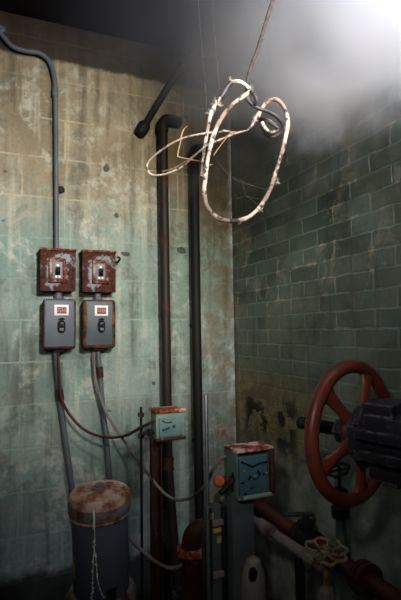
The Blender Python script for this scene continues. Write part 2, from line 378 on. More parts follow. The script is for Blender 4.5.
def disconnect(px0, py0, px1, py1, label, flip):
    a, c_ = onL(px0, py0, .09), onL(px1, py1, .09); W, H = c_.x - a.x, a.z - c_.z
    p = Vector(((a.x + c_.x)/2, 0, c_.z)); root = empty('disconnect_switch', ML @ p, AL)
    MB().box((0, -.044, H/2), (W, .084, H), bevel=.006).build('body', M['box_rust'], root)
    MB().box((0, -.089, H/2), (W*1.04, .008, H*1.03), bevel=.003).build('door', M['box_rust'], root)
    dx = -.004 if not flip else .004
    fr = MB(); w_, h_ = .080, .118
    for s_ in (-1, 1):
        fr.box((dx + s_*(w_/2 - .009), -.100, H*.50), (.018, .018, h_), bevel=.004)
        fr.box((dx, -.100, H*.50 + s_*(h_/2 - .009)), (w_, .018, .018), bevel=.004)
    fr.box((dx, -.096, H*.5), (w_ - .02, .008, h_ - .02)); fr.build('switch_surround', M['cover_rust'], root)
    pl = MB().box((dx, -.104, H*.5), (.046, .012, .084), bevel=.003).build('switch_plate', M['switch_grey'], root)
    MB().box((dx, -.114, H*.50 - .004), (.022, .014, .036), bevel=.003).box((dx, -.126, H*.50 - .008), (.010, .022, .014), Matrix.Rotation(R(22), 3, 'X'), bevel=.002).build('toggle', M['black'], pl)
    for q_, z_ in ((0, .024), (-.007, -.031), (.008, -.031)): MB().box((dx + q_, -.1105, H*.5 + z_), (.010, .003, .010), bevel=.001).build('position_mark', M['white'], pl)
    MB().box((0, -.048, H + .006), (W*1.08, .105, .012), bevel=.003).build('drip_lip', M['cover_rust'], root)
    if flip:
        MB().tube(cm([(W*.52, -.03, H*.80), (W*.52 + .022, -.045, H*.82), (W*.52 + .03, -.06, H*.90), (W*.52 + .016, -.066, H*.93)], 6), .005, 8).build('latch', M['black_iron'], root)
    for s_ in (-1, 1):
        MB().lathe([(.001, 0), (.007, 0), (.006, .005), (.001, .006)], 10, Matrix.Translation((s_*W*.38, -.093, H*.9)) @ Matrix.Rotation(R(90), 4, 'X')).build('screw', M['cover_rust'], root)
    tag(root, label, 'switch box', 'rusted switch boxes on the block wall'); return root
disconnect(41, 250, 75, 291, 'rust-eaten switch box directly below the thin grey conduit', False)
disconnect(83, 252, 115, 292, 'rust-eaten switch box with a hooked latch and no conduit above it', True)

def starter(px0, py0, px1, py1, label, mat, txt):
    a, c_ = onL(px0, py0, .10), onL(px1, py1, .10); W, H = c_.x - a.x, a.z - c_.z
    p = Vector(((a.x + c_.x)/2, 0, c_.z)); root = empty('motor_starter', ML @ p, AL)
    MB().box((0, -.036, H/2), (W*.97, .07, H*.97), bevel=.016, seg=3).build('body', mat, root)
    MB().box((0, -.083, H/2), (W, .036, H), bevel=.015, seg=4).build('cover', mat, root)
    lx, lz = .008, H*.775
    lb = MB().box((lx, -.1022, lz), (.066, .003, .051), bevel=.001).build('label', M['white'], root)
    MB().box((lx + .001, -.1042, lz - .001), (.044, .002, .031)).build('red_panel', M['label_red'], lb)
    st = MB()
    for q in txt: st.box((lx + q[0], -.1056, lz + q[1]), (q[2], .0016, q[3]))
    st.build('letter_marks', M['label_pale'], lb)
    MB().prism([(lx - .017, H*.575), (lx + .014, H*.575), (lx + .016, H*.60), (lx + .004, H*.625), (lx - .010, H*.61)], -.103, -.098).build('indicator', M['black'], root)
    sw = MB(); hx = .0185
    ol = [(lx + hx*math.cos(t_), H*.45 + .012 + hx*math.sin(t_)) for t_ in [math.pi*k/10 for k in range(11)]] + [(lx + hx*math.cos(t_), H*.45 - .014 + hx*math.sin(t_)) for t_ in [math.pi + math.pi*k/10 for k in range(11)]]
    sw.prism(ol, -.1045, -.098); pb = sw.build('push_button_plate', M['black'], root)
    MB().box((lx + .001, -.108, H*.45 + .012), (.018, .010, .016), bevel=.003).build('start_button', M['valve_iron'], pb)
    MB().box((lx + .001, -.108, H*.45 - .014), (.018, .012, .014), bevel=.003).build('stop_button', M['switch_grey'], pb)
    # nipple joining it to the switch box above
    MB().tube([(0, -.05, H - .01), (0, -.05, H + .075)], .017, 14).lathe([(.022, H + .0), (.024, H + .004), (.024, H + .012), (.020, H + .016)], 6, Matrix.Translation((0, -.05, 0))).build('conduit_nipple', M['conduit'], root)
    MB().box((0, -.05, -.006), (.05, .05, .016), bevel=.004).build('bottom_hub', M['black_iron'], root)
    tag(root, label, 'motor starter', 'grey motor starters on the block wall'); return root
T1 = [(-.016, .0, .003, .02), (-.008, .006, .010, .003), (-.004, -.006, .004, .012), (.004, .004, .003, .018), (.010, -.004, .008, .003), (.016, .002, .003, .016)]
T2 = [(-.014, .006, .009, .003), (-.014, -.004, .009, .003), (-.004, .0, .003, .020), (.004, .0, .003, .020), (.012, .0, .003, .020), (.018, .0, .002, .016)]
starter(43, 298.5, 76, 349, 'blue-grey push-button starter box with an even clean face, a dark red and white label', M['box_grey'], T1)
starter(83, 299.5, 116, 348, 'blue-grey push-button starter box with a brown-stained edge and a faded red label', M['box_grey_b'], T2)

def wall_conduit(name, path, r, mat, label, cat, rings=None):
    pp = [onL(*q) for q in path]; root = empty(name, ML @ pp[0], AL); P = [p - pp[0] for p in pp]
    MB().tube(cm(P, 8), r, 12).build('pipe', mat, root)
    for k in rings or []:
        d = (P[k+1] - P[k]).normalized() if k+1 < len(P) else (P[k] - P[k-1]).normalized()
        q = d.to_track_quat('Z', 'Y').to_matrix().to_4x4()
        MB().lathe([(r, -.028), (r + .004, -.027), (r + .004, .027), (r, .028)], 14, Matrix.Translation(P[k]) @ q).build('coupling', M['rust_dark'], root)
    tag(root, label, cat)
    return root
wall_conduit('conduit', [(56, 350, .05), (57.5, 368, .05), (60, 395, .04), (64, 430, .03), (71, 480, .03), (78, 530, .03), (84, 600, .03)], .0135, M['conduit'],
             'grey conduit slanting down from the clean-faced starter box to behind the motor', 'conduit', [2])
wall_conduit('conduit', [(97.5, 349, .05), (100, 372, .05), (103, 410, .035), (106.5, 440, .03), (110, 485, .03), (113, 540, .03), (115, 600, .03)], .0125, M['conduit'],
             'grey conduit dropping from the brown-edged starter box to behind the motor', 'conduit', [1])
# loose cables, hanging between wall and the free-standing boxes
def cable(name, pts, r, mat, label, cat, n=8):
    P = cm(pts, n); o = MB().tube(P, r, 10).build(name, mat)
    tag(o, label, cat); return o
LW = lambda px, py, off: ML @ onL(px, py, off)
D_A, D_B = 2.12, 1.70
cable('cable', [LW(58, 352, .07), LW(59, 375, .07), LW(61, 397, .07), LW(70, 415, .08), LW(85, 430, .10), LW(104, 437, .14), LW(124, 436, .2), at(142, 427, 2.17), at(156, 420, D_A + .02)], .0068, M['rust_dark'],
      'rusty drooping cable looping from the wall to the smaller teal box', 'cable')
cable('cable', [LW(94, 352, .07), LW(95, 375, .06), LW(100, 396, .07), LW(106, 412, .10), LW(118, 432, .14), LW(134, 454, .2), at(148, 474, 2.18), at(164, 493, 2.10), at(178, 500, 2.0), at(194, 496, 1.9), at(206, 484, 1.8), at(213, 470, 1.76), at(219, 460, 1.75), at(226, 456, 1.75)], .0066, M['pale_pipe'],
      'long pale cable swinging from the brown-edged starter down to the bigger teal box', 'cable')
cable('cable', [at(118, 505, 2.30), at(124, 526, 2.26), at(132, 541, 2.2), at(144, 552, 2.15), at(158, 563, 2.12), at(172, 568, 2.1), at(186, 562, 2.1), at(198, 545, 2.1)], .0075, M['pale_pipe'],
      'pale cable sagging near the floor behind the rusty post', 'cable')
# ------------------------------------------------------------------ tall pipes on the left wall
def riser(px_top, py_top, path, r, mat, label, elbow, cps):
    pp = [onL(*q) for q in path]; root = empty('pipe', ML @ pp[-1], AL); P = [p - pp[-1] for p in pp]
    MB().tube(P, r, 18).build('pipe', mat, root)
    e = P[0]; ex = elbow
    MB().tube(cm([e + Vector((0, 0, -.02)), e + Vector((0, 0, .02)), e + Vector((ex*.02, .012, .052)), e + Vector((ex*.06, .03, .066)), e + Vector((ex*.11, .05, .068))], 6), r*1.22, 16).build('elbow', mat, root)
    for k, t_ in cps:
        q = P[k].lerp(P[k+1], t_); d = (P[k+1] - P[k]).normalized().to_track_quat('Z', 'Y').to_matrix().to_4x4()
        MB().lathe([(r, -.034), (r*1.28, -.033), (r*1.28, -.02), (r*1.18, -.018), (r*1.18, .018), (r*1.28, .02), (r*1.28, .033), (r, .034)], 18, Matrix.Translation(q) @ d).build('coupling', M['rust_dark'], root)
    tag(root, label, 'pipe'); return root
riser(162, 122, [(163, 128, .075), (165.5, 300, .075), (167, 400, .075), (168, 465, .075), (172, 520, .085), (178, 588, .10)], .0245, M['brown_pipe'],
      'brown iron pipe running up the wall behind the smaller teal box', 1, [(2, .98)])
riser(195, 150, [(194, 158, .065), (196, 300, .065), (198, 420, .065), (200, 540, .065), (201, 588, .065)], .0255, M['black_iron'],
      'black iron pipe running up the wall nearest the corner', 1, [])
a, b_ = LW(143, 128, .06), LW(182, 64, .10)
root = empty('pipe', a)
dv = b_ - a
MB().tube([Vector(), dv*.5, dv], .0185, 16).build('pipe', M['black_iron'], root)
q = dv.to_track_quat('Z', 'Y').to_matrix().to_4x4()
MB().lathe([(.010, -.040), (.026, -.034), (.033, -.015), (.033, .018), (.026, .03), (.0185, .034)], 18, q).tube([Vector((0, 0, -.004)), Vector(ML.to_3x3() @ Vector((0, .06, -.004)))], .022, 14).build('elbow', M['black_iron'], root)
tag(root, 'dark pipe slanting from the block wall up to the ceiling', 'pipe')
# ------------------------------------------------------------------ smaller teal box on its rusty post
pA = at(156, 441, D_A)
root = empty('junction_box', pA, AL); W, H, Dp = .137, .118, .085
MB().box((W/2, Dp/2, H/2), (W, Dp, H), bevel=.006).build('body', M['teal_pale'], root)
MB().box((W/2, -.004, H/2 - .002), (W*.80, .008, H*.70), bevel=.002).build('cover', M['teal_panel'], root)
MB().box((W/2, Dp/2 - .004, H + .007), (W*1.07, Dp*1.10, .016), bevel=.004).build('lid', M['rust'], root)
MB().box((W/2, -.004, .003), (W*1.04, .018, .014), bevel=.004).build('bottom_flange', M['rust_dark'], root)
for k, (sx, sz) in enumerate([(.17, .10), (.86, .12)]):
    MB().lathe([(.001, 0), (.008, 0), (.007, .006), (.001, .008)], 6, Matrix.Translation((W*sx, -.012, H*sz)) @ Matrix.Rotation(R(90), 4, 'X')).build('bolt', M['pale_cast'], root)
wr = MB()
def stroke(pts, y=-.0088): wr.tube([Vector((W*u, y, H*v)) for u, v in pts], .0022, 6)
stroke([(.20, .40), (.24, .33), (.22, .44)]); stroke([(.27, .42), (.30, .38)]); stroke([(.31, .36), (.33, .46), (.36, .38), (.38, .47), (.41, .40)]); stroke([(.40, .48), (.45, .44)])
stroke([(.55, .52), (.56, .44), (.60, .46)]); stroke([(.58, .54), (.63, .50)]); stroke([(.62, .52), (.63, .45)])
stroke([(.20, .74), (.30, .66), (.42, .64), (.52, .66)])
wr.build('writing', M['black'], root)
MB().tube([(.0, .03, H*.28), (-.03, .03, H*.27), (-.062, .028, H*.26)], .0085, 10).box((-.02, .03, H*.27), (.018, .03, .03), bevel=.004).build('side_lever', M['black_iron'], root)
tag(root, 'smaller pale teal junction box with a rusty lid and dark scribbled marks', 'junction box', 'teal junction boxes on posts')
pP = at(155.5, 441, D_A + .05); root = empty('post', (pP.x, pP.y, 0), AL); hz = pA.z + .004
fl = MB().box((0, .015, hz/2), (.046, .006, hz)).box((-.02, -.002, hz/2), (.006, .04, hz)).box((.02, -.002, hz/2), (.006, .04, hz)).build('channel', M['rust_dark'], root)
MB().box((0, 0, .006), (.12, .12, .012), bevel=.003).build('base_plate', M['black_iron'], root)
tag(root, 'rusty steel channel post carrying the smaller teal box', 'post')
pr = at(141, 407, 2.20); root = empty('rod', (pr.x, pr.y, 0))
MB().tube([(0, 0, .0), (0, 0, pr.z)], .0062, 10).build('shaft', M['black_iron'], root)
for dz in (.035, .13):
    MB().lathe([(.006, -.010), (.015, -.009), (.015, .009), (.006, .010)], 6, Matrix.Translation((0, 0, pr.z - dz))).build('nut', M['rust_dark'], root)
MB().lathe([(.03, 0), (.03, .006), (.012, .012), (.007, .03)], 12).build('foot', M['black_iron'], root)
tag(root, 'thin dark threaded rod with nuts standing beside the smaller teal box', 'rod')
# ------------------------------------------------------------------ bigger teal box on the grey post
pB = at(237.5, 500.5, D_B)
root = empty('junction_box', pB, AL); W, H, Dp = .142, .166, .105
b = MB(); tk = .005
b.box((tk/2, Dp/2, H/2), (tk, Dp, H), bevel=.002).box((W/2, Dp - tk/2, H/2), (W, tk, H), bevel=.002).box((W - tk/2, Dp/2, H/2), (tk, Dp, H), bevel=.002)
b.box((W/2, Dp/2, H*.44), (W - .004, Dp - .012, H*.86)); b.build('body', M['teal'], root)
MB().box((W*.44, -.003, H*.46), (W*.80, .010, H*.80), bevel=.003).build('door', M['teal_door'], root)
MB().box((W*.52, Dp*.48, H - .002), (W*1.06, Dp*1.02, .013), Matrix.Rotation(R(-2), 3, 'X'), bevel=.004).build('lid', M['rust'], root)
MB().box((W*.97, -.006, H*.52), (.020, .014, H*.95), bevel=.003).build('rusty_flange', M['rust_dark'], root)
MB().tube([(W*.08, -.012, .008), (W*.90, -.012, .008)], .008, 10).box((W*.5, .0, .005), (W*.98, .02, .012), bevel=.003).build('bottom_flange', M['teal_pale'], root)
kb = MB().lathe([(.001, .010), (.005, .010), (.0075, .007), (.008, 0)], 16, Matrix.Translation((W*.47, -.009, H*.45)) @ Matrix.Rotation(R(90), 4, 'X')).build('knob', M['steel'], root)
b = MB()
b.tube([Vector((W*.09, -.0095, H*.80)), Vector((W*.30, -.0095, H*.71)), Vector((W*.44, -.0095, H*.66))], .003, 6).tube([Vector((W*.42, -.0095, H*.67)), Vector((W*.60, -.0095, H*.72)), Vector((W*.84, -.0095, H*.74))], .0026, 6)
for u, v, r_ in [(.12, .36, .007), (.30, .42, .004), (.34, .46, .005), (.56, .54, .007), (.60, .49, .005), (.20, .12, .006), (.36, .22, .004), (.72, .48, .004)]:
    MB().lathe([(r_, 0), (r_*.8, .003), (.0005, .0035)], 9, Matrix.Translation((W*u, -.0078, H*v)) @ Matrix.Rotation(R(90), 4, 'X') @ Matrix.Diagonal((1, 1.5 - (u*7 % 1), 1, 1)), lambda f: 1 + .25*math.sin(f*12.6 + u*9)).build('paint_chip', M['black'], root)
b.build('scratch_line', M['black'], root)
for u, v in [(.16, .60), (.80, .50)]:
    MB().lathe([(.006, 0), (.005, .004), (.0005, .005)], 10, Matrix.Translation((W*u, -.0078, H*v)) @ Matrix.Rotation(R(90), 4, 'X')).build('screw', M['teal_pale'], root)
og = MB().lathe([(.001, -.018), (.014, -.016), (.020, -.006), (.021, .006), (.016, .016), (.010, .021)], 16, Matrix.Translation((-.052, Dp*.42, H*.36)) @ Matrix.Rotation(R(90), 4, 'Y')).build('conduit_gland', M['orange'], root)
MB().tube([(-.06, Dp*.1, H*.18), (-.02, Dp*.2, H*.32), (.004, Dp*.25, H*.42)], .010, 10).build('gland_arm', M['black_iron'], root)
MB().tube([(-.03, Dp*.42, H*.36), (.004, Dp*.42, H*.36)], .013, 12).build('gland_neck', M['rust_dark'], root)
MB().prism([(0, 0), (.004, 0), (.004, H*.42), (0, H*.30)], Dp*.25, Dp*.34).xf(Matrix.Translation((-.005, 0, H*.12))).build('side_slot', M['black'], root)
tag(root, 'bigger dark teal junction box with a chipped door and bright rusty lid', 'junction box', 'teal junction boxes on posts')
pp = at(239, 520, D_B + .07); hz = pB.z - .004; root = empty('post', (pp.x, pp.y, 0), AL)
MB().box((0, 0, hz/2), (.088, .070, hz), bevel=.004).build('box_section', M['post_grey'], root)
MB().box((0, .01, .006), (.12, .10, .012), bevel=.003).build('base_plate', M['black_iron'], root)
MB().box((-.062, .02, hz*.48), (.020, .05, hz*.96), bevel=.002).build('side_channel', M['black_iron'], root)
tag(root, 'grey box-section post carrying the bigger teal box', 'post')
pp = at(213, 505, D_B + .06); hz = pp.z; root = empty('panel', (pp.x, pp.y, 0), AL)
MB().box((0, 0, hz/2), (.058, .05, hz), bevel=.004).build('column', M['post_grey'], root)
c = at(214, 531, D_B + .03).z
for q_, z_ in (((.004, -.027, c), (.034, .004, .014)), ((.012, -.027, c - .034), (.022, .004, .022)), ((-.018, -.027, c + .052), (.014, .004, .020))):
    MB().box(q_, z_).build('yellow_sticker', M['yellow'], root)
for y_ in (523, 575): MB().box((.004, -.030, at(214, y_, D_B + .03).z), (.042, .012, .022), bevel=.003).build('strap_clip', M['pale_pipe'], root)
MB().box((-.033, 0, hz*.45), (.010, .052, hz*.9), bevel=.002).build('rusty_edge', M['rust_dark'], root)
tag(root, 'narrow grey column with yellow sticker scraps beside the bigger teal box', 'column')
pr = at(206, 395, 1.66); root = empty('rod', (pr.x, pr.y, 0))
MB().tube([(0, 0, 0), (0, 0, pr.z - .003), (0, 0, pr.z)], lambda i: (.0064, .0064, .0052)[i], 12).build('shaft', M['steel'], root)
MB().lathe([(.03, 0), (.03, .006), (.012, .012), (.007, .03)], 12).build('foot', M['black_iron'], root)
tag(root, 'tall bare bright steel rod standing in front of the black pipe', 'rod')
# pale shroud at the foot of the grey post
p = at(254, 600, 1.60); root = empty('pump', (p.x, p.y, 0), AL); ht = at(255, 556, 1.60).z
MB().lathe([(.046, 0), (.046, .03), (.042, .05), (.038, .09)], 24).build('base', M['black_iron'], root)
MB().lathe([(.038, .08), (.042, .14), (.043, ht - .15), (.041, ht - .10), (.036, ht - .05), (.024, ht - .012), (.008, ht)], 24).build('shroud', M['pale_cast'], root)
MB().lathe([(.043, 0), (.046, .004), (.046, .028), (.043, .032)], 24, Matrix.Translation((0, 0, ht - .22))).build('clamp_band', M['teal'], root)
MB().box((-.02, -.032, ht - .040), (.020, .022, .04), Matrix.Rotation(R(20), 3, 'X'), bevel=.004).build('vent', M['black'], root)
tag(root, 'pale flaking domed pump shroud at the foot of the grey post', 'pump')
# ------------------------------------------------------------------ vertical motor, lower left
D_M = 1.74
pc = at(99.5, 492, D_M); root = empty('motor', (pc.x, pc.y, 0)); zt = pc.z
tilt = Matrix.Translation((0, 0, zt)) @ Matrix.Rotation(R(6), 4, 'X') @ Matrix.Translation((0, 0, -zt))
RM = .107
def mot(b): b.xf(tilt); return b
mot(MB().lathe([(RM*.90, zt - .43), (RM*.93, zt - .42), (RM*.93, zt - .075), (RM*.90, zt - .07)], 40)).build('body', M['navy'], root)
mot(MB().lathe([(RM*.96, zt - .076), (RM*1.0, zt - .072), (RM*1.01, zt - .02), (RM, zt - .006), (RM*.95, zt + .002), (RM*.60, zt + .010), (RM*.25, zt + .014), (.001, zt + .015)], 40)).build('cap', M['rust_lid'], root)
mot(MB().lathe([(RM*1.012, zt - .062), (RM*1.03, zt - .058), (RM*1.03, zt - .026), (RM*1.012, zt - .022)], 40)).build('cap_band', M['pale_cast'], root)
mot(MB().lathe([(.026, zt + .010), (.026, zt + .020), (.016, zt + .023), (.016, zt + .029), (.011, zt + .032), (.001, zt + .032)], 14)).build('cap_bolt', M['pale_pipe'], root)
mot(MB().lathe([(RM*.92, zt - .43), (RM*1.12, zt - .42), (RM*1.16, zt - .40), (RM*1.16, zt - .37), (RM*1.08, zt - .352), (RM*.94, zt - .345)], 40)).build('flange', M['pale_cast'], root)
MB().lathe([(RM*1.5, 0), (RM*1.5, .03), (RM*1.05, .05), (RM*.95, zt - .44)], 32).build('pedestal', M['rust_dark'], root)
def on_body(ang, z, r=RM*.935): return Vector((r*math.sin(ang), -r*math.cos(ang), z))
b = MB(); rr = random.Random(4)
def drip(pts):
    P = cm([on_body(a_, z_) for a_, z_ in pts], 12)
    b.tube(P, lambda i: .0007 + .0009*abs(math.sin(i*1.3)) + (.0016 if rr.random() < .18 else 0), 6)
    for p in P:
        if rr.random() < .22:
            q = p + Vector((rr.uniform(-.004, .004), .0006, rr.uniform(-.004, .004)))
            bmesh.ops.create_icosphere(b.bm, subdivisions=1, radius=rr.uniform(.0014, .0030), matrix=Matrix.Translation(q) @ Matrix.Diagonal((1, .6, 1.9, 1)))
a0 = .0
drip([(a0 + .03, zt - .074), (a0 + .02, zt - .12), (a0 - .02, zt - .17), (a0 - .06, zt - .22), (a0 - .08, zt - .27), (a0 - .13, zt - .33), (a0 - .15, zt - .344)])
drip([(a0 + .01, zt - .15), (a0 + .06, zt - .20), (a0 + .08, zt - .25), (a0 + .16, zt - .29), (a0 + .30, zt - .325)])
P = cm([on_body(.03, zt - .018, RM*1.035), on_body(.04, zt - .045, RM*1.035), on_body(.03, zt - .074, RM*1.035)], 8); b.tube(P, .0035, 6)
mot(b).build('paint_drips', M['paint_white'], root)
def patch(a1, a2, z1, z2, name, m):
    b = MB(); n = 6; r = RM*.936
    A = [[b.bm.verts.new(on_body(a1 + (a2 - a1)*k/n, z, rr_)) for k in range(n+1)] for rr_, z in ((r, z1), (r, z2), (r - .004, z2), (r - .004, z1))]
    for i in range(4):
        for k in range(n): b.bm.faces.new((A[i][k], A[i][k+1], A[(i+1) % 4][k+1], A[(i+1) % 4][k]))
    mot(b).build(name, m, root)
patch(.38, .72, zt - .345, zt - .300, 'nameplate_hole', M['black'])
patch(-1.12, -.85, zt - .28, zt - .20, 'yellow_label', M['yellow'])
tag(root, 'upright navy electric motor with a rusty round cap and white paint drips', 'motor')
# ------------------------------------------------------------------ big red handwheel valve
pw = at(353, 432, 1.32); ax = Vector((-.625, .78, 0)).normalized(); root = empty('gate_valve', pw)
rot = Matrix(((ax.y, -ax.x, 0), (0, 0, 1), (0, 0, 0)))
xa = Vector((ax.y, -ax.x, 0)); za = Vector((0, 0, 1))      # wheel-plane axes: horizontal, vertical
B3 = Matrix((xa, za, -ax)).transposed().to_4x4()             # local z points to the room side (towards the camera)
def V(u, v, w_): return xa*u + za*v - ax*w_
RW, RT = .178, .0185
ringp = [V(RW*math.cos(t_), RW*math.sin(t_), 0) for t_ in [2*math.pi*k/72 for k in range(72)]]
wheel = MB().tube(ringp, RT, 18, closed=True).build('handwheel', M['wheel'], root)
for k in range(5):
    a_ = R(63 + 72*k); c_, s_ = math.cos(a_), math.sin(a_)
    sp = MB(); N = 14; ring = []
    for i in range(N + 1):
        t_ = i/N; r_ = .020 + (RW - .024)*t_
        wd = .0165 + .005*abs(t_ - .45)*2 + (.016*(t_ - .8)/.2 if t_ > .8 else 0); th = .010 + .003*t_
        off = -.012*(1 - t_)**1.5 * -1
        ctr = V(r_*c_, r_*s_, .020*(1 - t_)); tn = V(-s_, c_, 0)
        ring.append([sp.bm.verts.new(ctr + tn*(wd*math.cos(q)) - ax*(th*math.sin(q))) for q in [2*math.pi*j/12 for j in range(12)]])
    for A, Bq in zip(ring, ring[1:]):
        for j in range(12): sp.bm.faces.new((A[j], A[(j+1) % 12], Bq[(j+1) % 12], Bq[j]))
    sp.bm.faces.new(ring[0]); sp.bm.faces.new(list(reversed(ring[-1])))
    sp.build('spoke', M['wheel'], wheel)
MB().lathe([(.030, -.016), (.034, -.010), (.034, .034), (.028, .040)], 24, B3).build('hub', M['wheel'], wheel)
MB().lathe([(.020, -.045), (.036, -.043), (.036, -.018), (.020, -.016)], 6, B3).build('wheel_nut', M['valve_iron'], root)
thr = [(.0165 if k % 2 else .0185, -.180 + .155*k/60) for k in range(61)]
MB().lathe([(.001, -.1855), (.017, -.185)] + thr + [(.016, 0.2)], 18, B3).build('stem', M['black_iron'], root)
# yoke and bonnet on the camera side of the wheel, running off to the valve body
MB().lathe([(.05, .026), (.078, .028), (.086, .036), (.086, .056), (.078, .064), (.060, .070)], 8, B3 @ Matrix.Rotation(R(22.5), 4, 'Z')).build('yoke_flange', M['valve_iron'], root)
bb = MB()
def vb(u, v, w_, su, sv, sw, tw=0, bv=.006): bb.box(V(u, v, w_), (su, sv, sw), (B3 @ Matrix.Rotation(R(tw), 4, 'Z')).to_3x3(), bevel=bv)
vb(0, 0, .125, .125, .130, .12, 0, .014); vb(-.020, .074, .105, .070, .044, .085, 4, .006); vb(.050, .070, .130, .050, .050, .11, -6, .006)
vb(-.01, -.072, .120, .08, .050, .095, 5, .008); vb(.035, -.092, .150, .035, .045, .06, 14, .005); vb(-.025, -.098, .125, .03, .03, .04, -8, .005)
bb.build('yoke', M['valve_iron'], root)
for v_, s_ in ((.020, 1), (-.030, 1)):
    MB().box(V(-.072, v_, .150 + .01*(v_ < 0)), (.050, .026, .17), B3.to_3x3(), bevel=.005).build('yoke_arm', M['valve_iron'], root)
for k in range(6):
    a_ = R(30 + 60*k)
    MB().lathe([(.001, .100), (.011, .099), (.012, .094), (.012, .082)], 6, Matrix.Translation(V(.080*math.cos(a_), .080*math.sin(a_), -.030)) @ B3).build('bolt', M['valve_iron'], root)
MB().lathe([(.045, .16), (.055, .20), (.075, .24), (.095, .245), (.095, .27), (.085, .272), (.080, .36), (.060, .40), (.001, .41)], 24, B3).build('valve_body', M['valve_iron'], root)
tb = V(0, 0, .33)
MB().tube([tb + Vector((0, 0, -.05)), Vector((tb.x, tb.y, -pw.z))], .055, 20).lathe([(.055, 0), (.10, .0), (.10, .02), (.055, .02)], 24, Matrix.Translation(tb + Vector((0, 0, -.16)))).build('valve_leg', M['black_iron'], root)
tag(root, 'big red-oxide five-spoked handwheel on a black iron valve', 'valve')
# ------------------------------------------------------------------ low pipes along the brick wall
MRr = MR.to_3x3()
def rw(px, py, off): return MR @ onR(px, py, off)
a = onR(262, 512, .11); c_ = onR(385, 588, .11); zz = (a.z + c_.z)/2
x0, x1 = .10, onR(401, 597, .11).x + .5
root = empty('pipe', MR @ Vector((x0, -.11, zz)), AR)
MB().tube([(0, 0, 0), (x1 - x0, 0, 0)], .030, 18).build('pipe', M['red_pipe'], root)
for xx in (.10, .32, 1.05):
    MB().lathe([(.030, -.022), (.056, -.021), (.056, -.004), (.050, -.003), (.050, .003), (.056, .004), (.056, .021), (.030, .022)], 20, Matrix.Translation((xx, 0, 0)) @ Matrix.Rotation(R(90), 4, 'Y')).build('flange', M['rust_dark'], root)
for xx in (.05, .8, 1.4):
    MB().box((xx, .045, -.04), (.03, .13, .012), bevel=.002).box((xx, .102, -.01), (.04, .016, .10), bevel=.002).build('wall_bracket', M['black_iron'], root)
tag(root, 'dark red iron pipe running low along the brick wall', 'pipe')
PZ = zz
# small wall valve on a riser from the red pipe, seen through the big wheel
pv = onR(339, 470, .11); xv = pv.x; root = empty('gate_valve', MR @ Vector((xv, -.11, PZ + .031)), AR); hv = pv.z - PZ - .031
MB().tube([(0, 0, 0), (0, 0, hv - .16)], .018, 14).build('riser', M['post_grey'], root)
MB().lathe([(.020, hv - .17), (.032, hv - .165), (.032, hv - .13), (.022, hv - .12), (.022, hv - .09), (.028, hv - .085), (.028, hv - .07), (.014, hv - .06)], 8).build('valve_body', M['black_iron'], root)
MB().tube([(0, 0, hv - .07), (0, 0, hv + .012)], .006, 10).build('stem', M['black_iron'], root)
tl = Matrix.Translation((0, 0, hv)) @ Matrix.Rotation(R(28), 4, 'X')
hw = MB()
hw.tube([tl @ Vector((.036*math.cos(q)*(1 + .07*math.cos(6*q)), .036*math.sin(q)*(1 + .07*math.cos(6*q)), 0)) for q in [2*math.pi*k/48 for k in range(48)]], .006, 8, closed=True)
for k in range(4): q = R(45 + 90*k); hw.tube([tl @ Vector((0, 0, 0)), tl @ Vector((.034*math.cos(q), .034*math.sin(q), 0))], .005, 8)
hw.build('handwheel', M['black_iron'], root)
tag(root, 'small black valve on a grey riser, seen through the big red wheel', 'valve')
# dark valve sitting on the red pipe
xq = onR(306, 522, .11).x; root = empty('gate_valve', MR @ Vector((xq, -.11, PZ)), AR)
MB().lathe([(.034, -.06), (.050, -.055), (.050, -.04), (.040, -.03), (.044, 0), (.040, .03), (.050, .04), (.050, .055), (.034, .06)], 18, Matrix.Rotation(R(90), 4, 'Y')).build('valve_body', M['black_iron'], root)
MB().lathe([(.024, .02), (.026, .05), (.034, .055), (.034, .07), (.014, .08), (.010, .10)], 14).build('bonnet', M['black_iron'], root)
MB().box((.0, -.03, .10), (.026, .13, .014), Matrix.Rotation(R(-8), 3, 'X'), bevel=.004).build('lever', M['valve_iron'], root)
tag(root, 'squat black lever valve fitted in the dark red low pipe', 'valve')
# pale lagged pipe in front of it
a = at(258, 520, 1.98); c_ = at(303, 557, 1.72); a.z = c_.z = (a.z + c_.z)/2
dv = c_ - a; un = dv.normalized(); root = empty('pipe', a - un*.30); q = un.to_track_quat('Z', 'Y').to_matrix().to_4x4()
LN = dv.length + .36
MB().tube([Vector(), un*LN], .0185, 16).build('pipe', M['pale_pipe'], root)
MB().lathe([(.0185, -.05), (.026, -.048), (.026, .048), (.0185, .05)], 16, Matrix.Translation(un*.36) @ q).build('coupling', M['pale_pipe'], root)
MB().lathe([(.0185, -.03), (.03, -.028), (.03, .028), (.0185, .03)], 8, Matrix.Translation(un*LN) @ q).build('union', M['pale_cast'], root)
for k_ in (.12, LN - .08):
    MB().box(un*k_ + Vector((0, 0, -.02 - (a.z)/2)), (.03, .03, a.z - .02)).build('support', M['black_iron'], root)
tag(root, 'dusty pale pipe slanting behind the pale little handwheel', 'pipe')
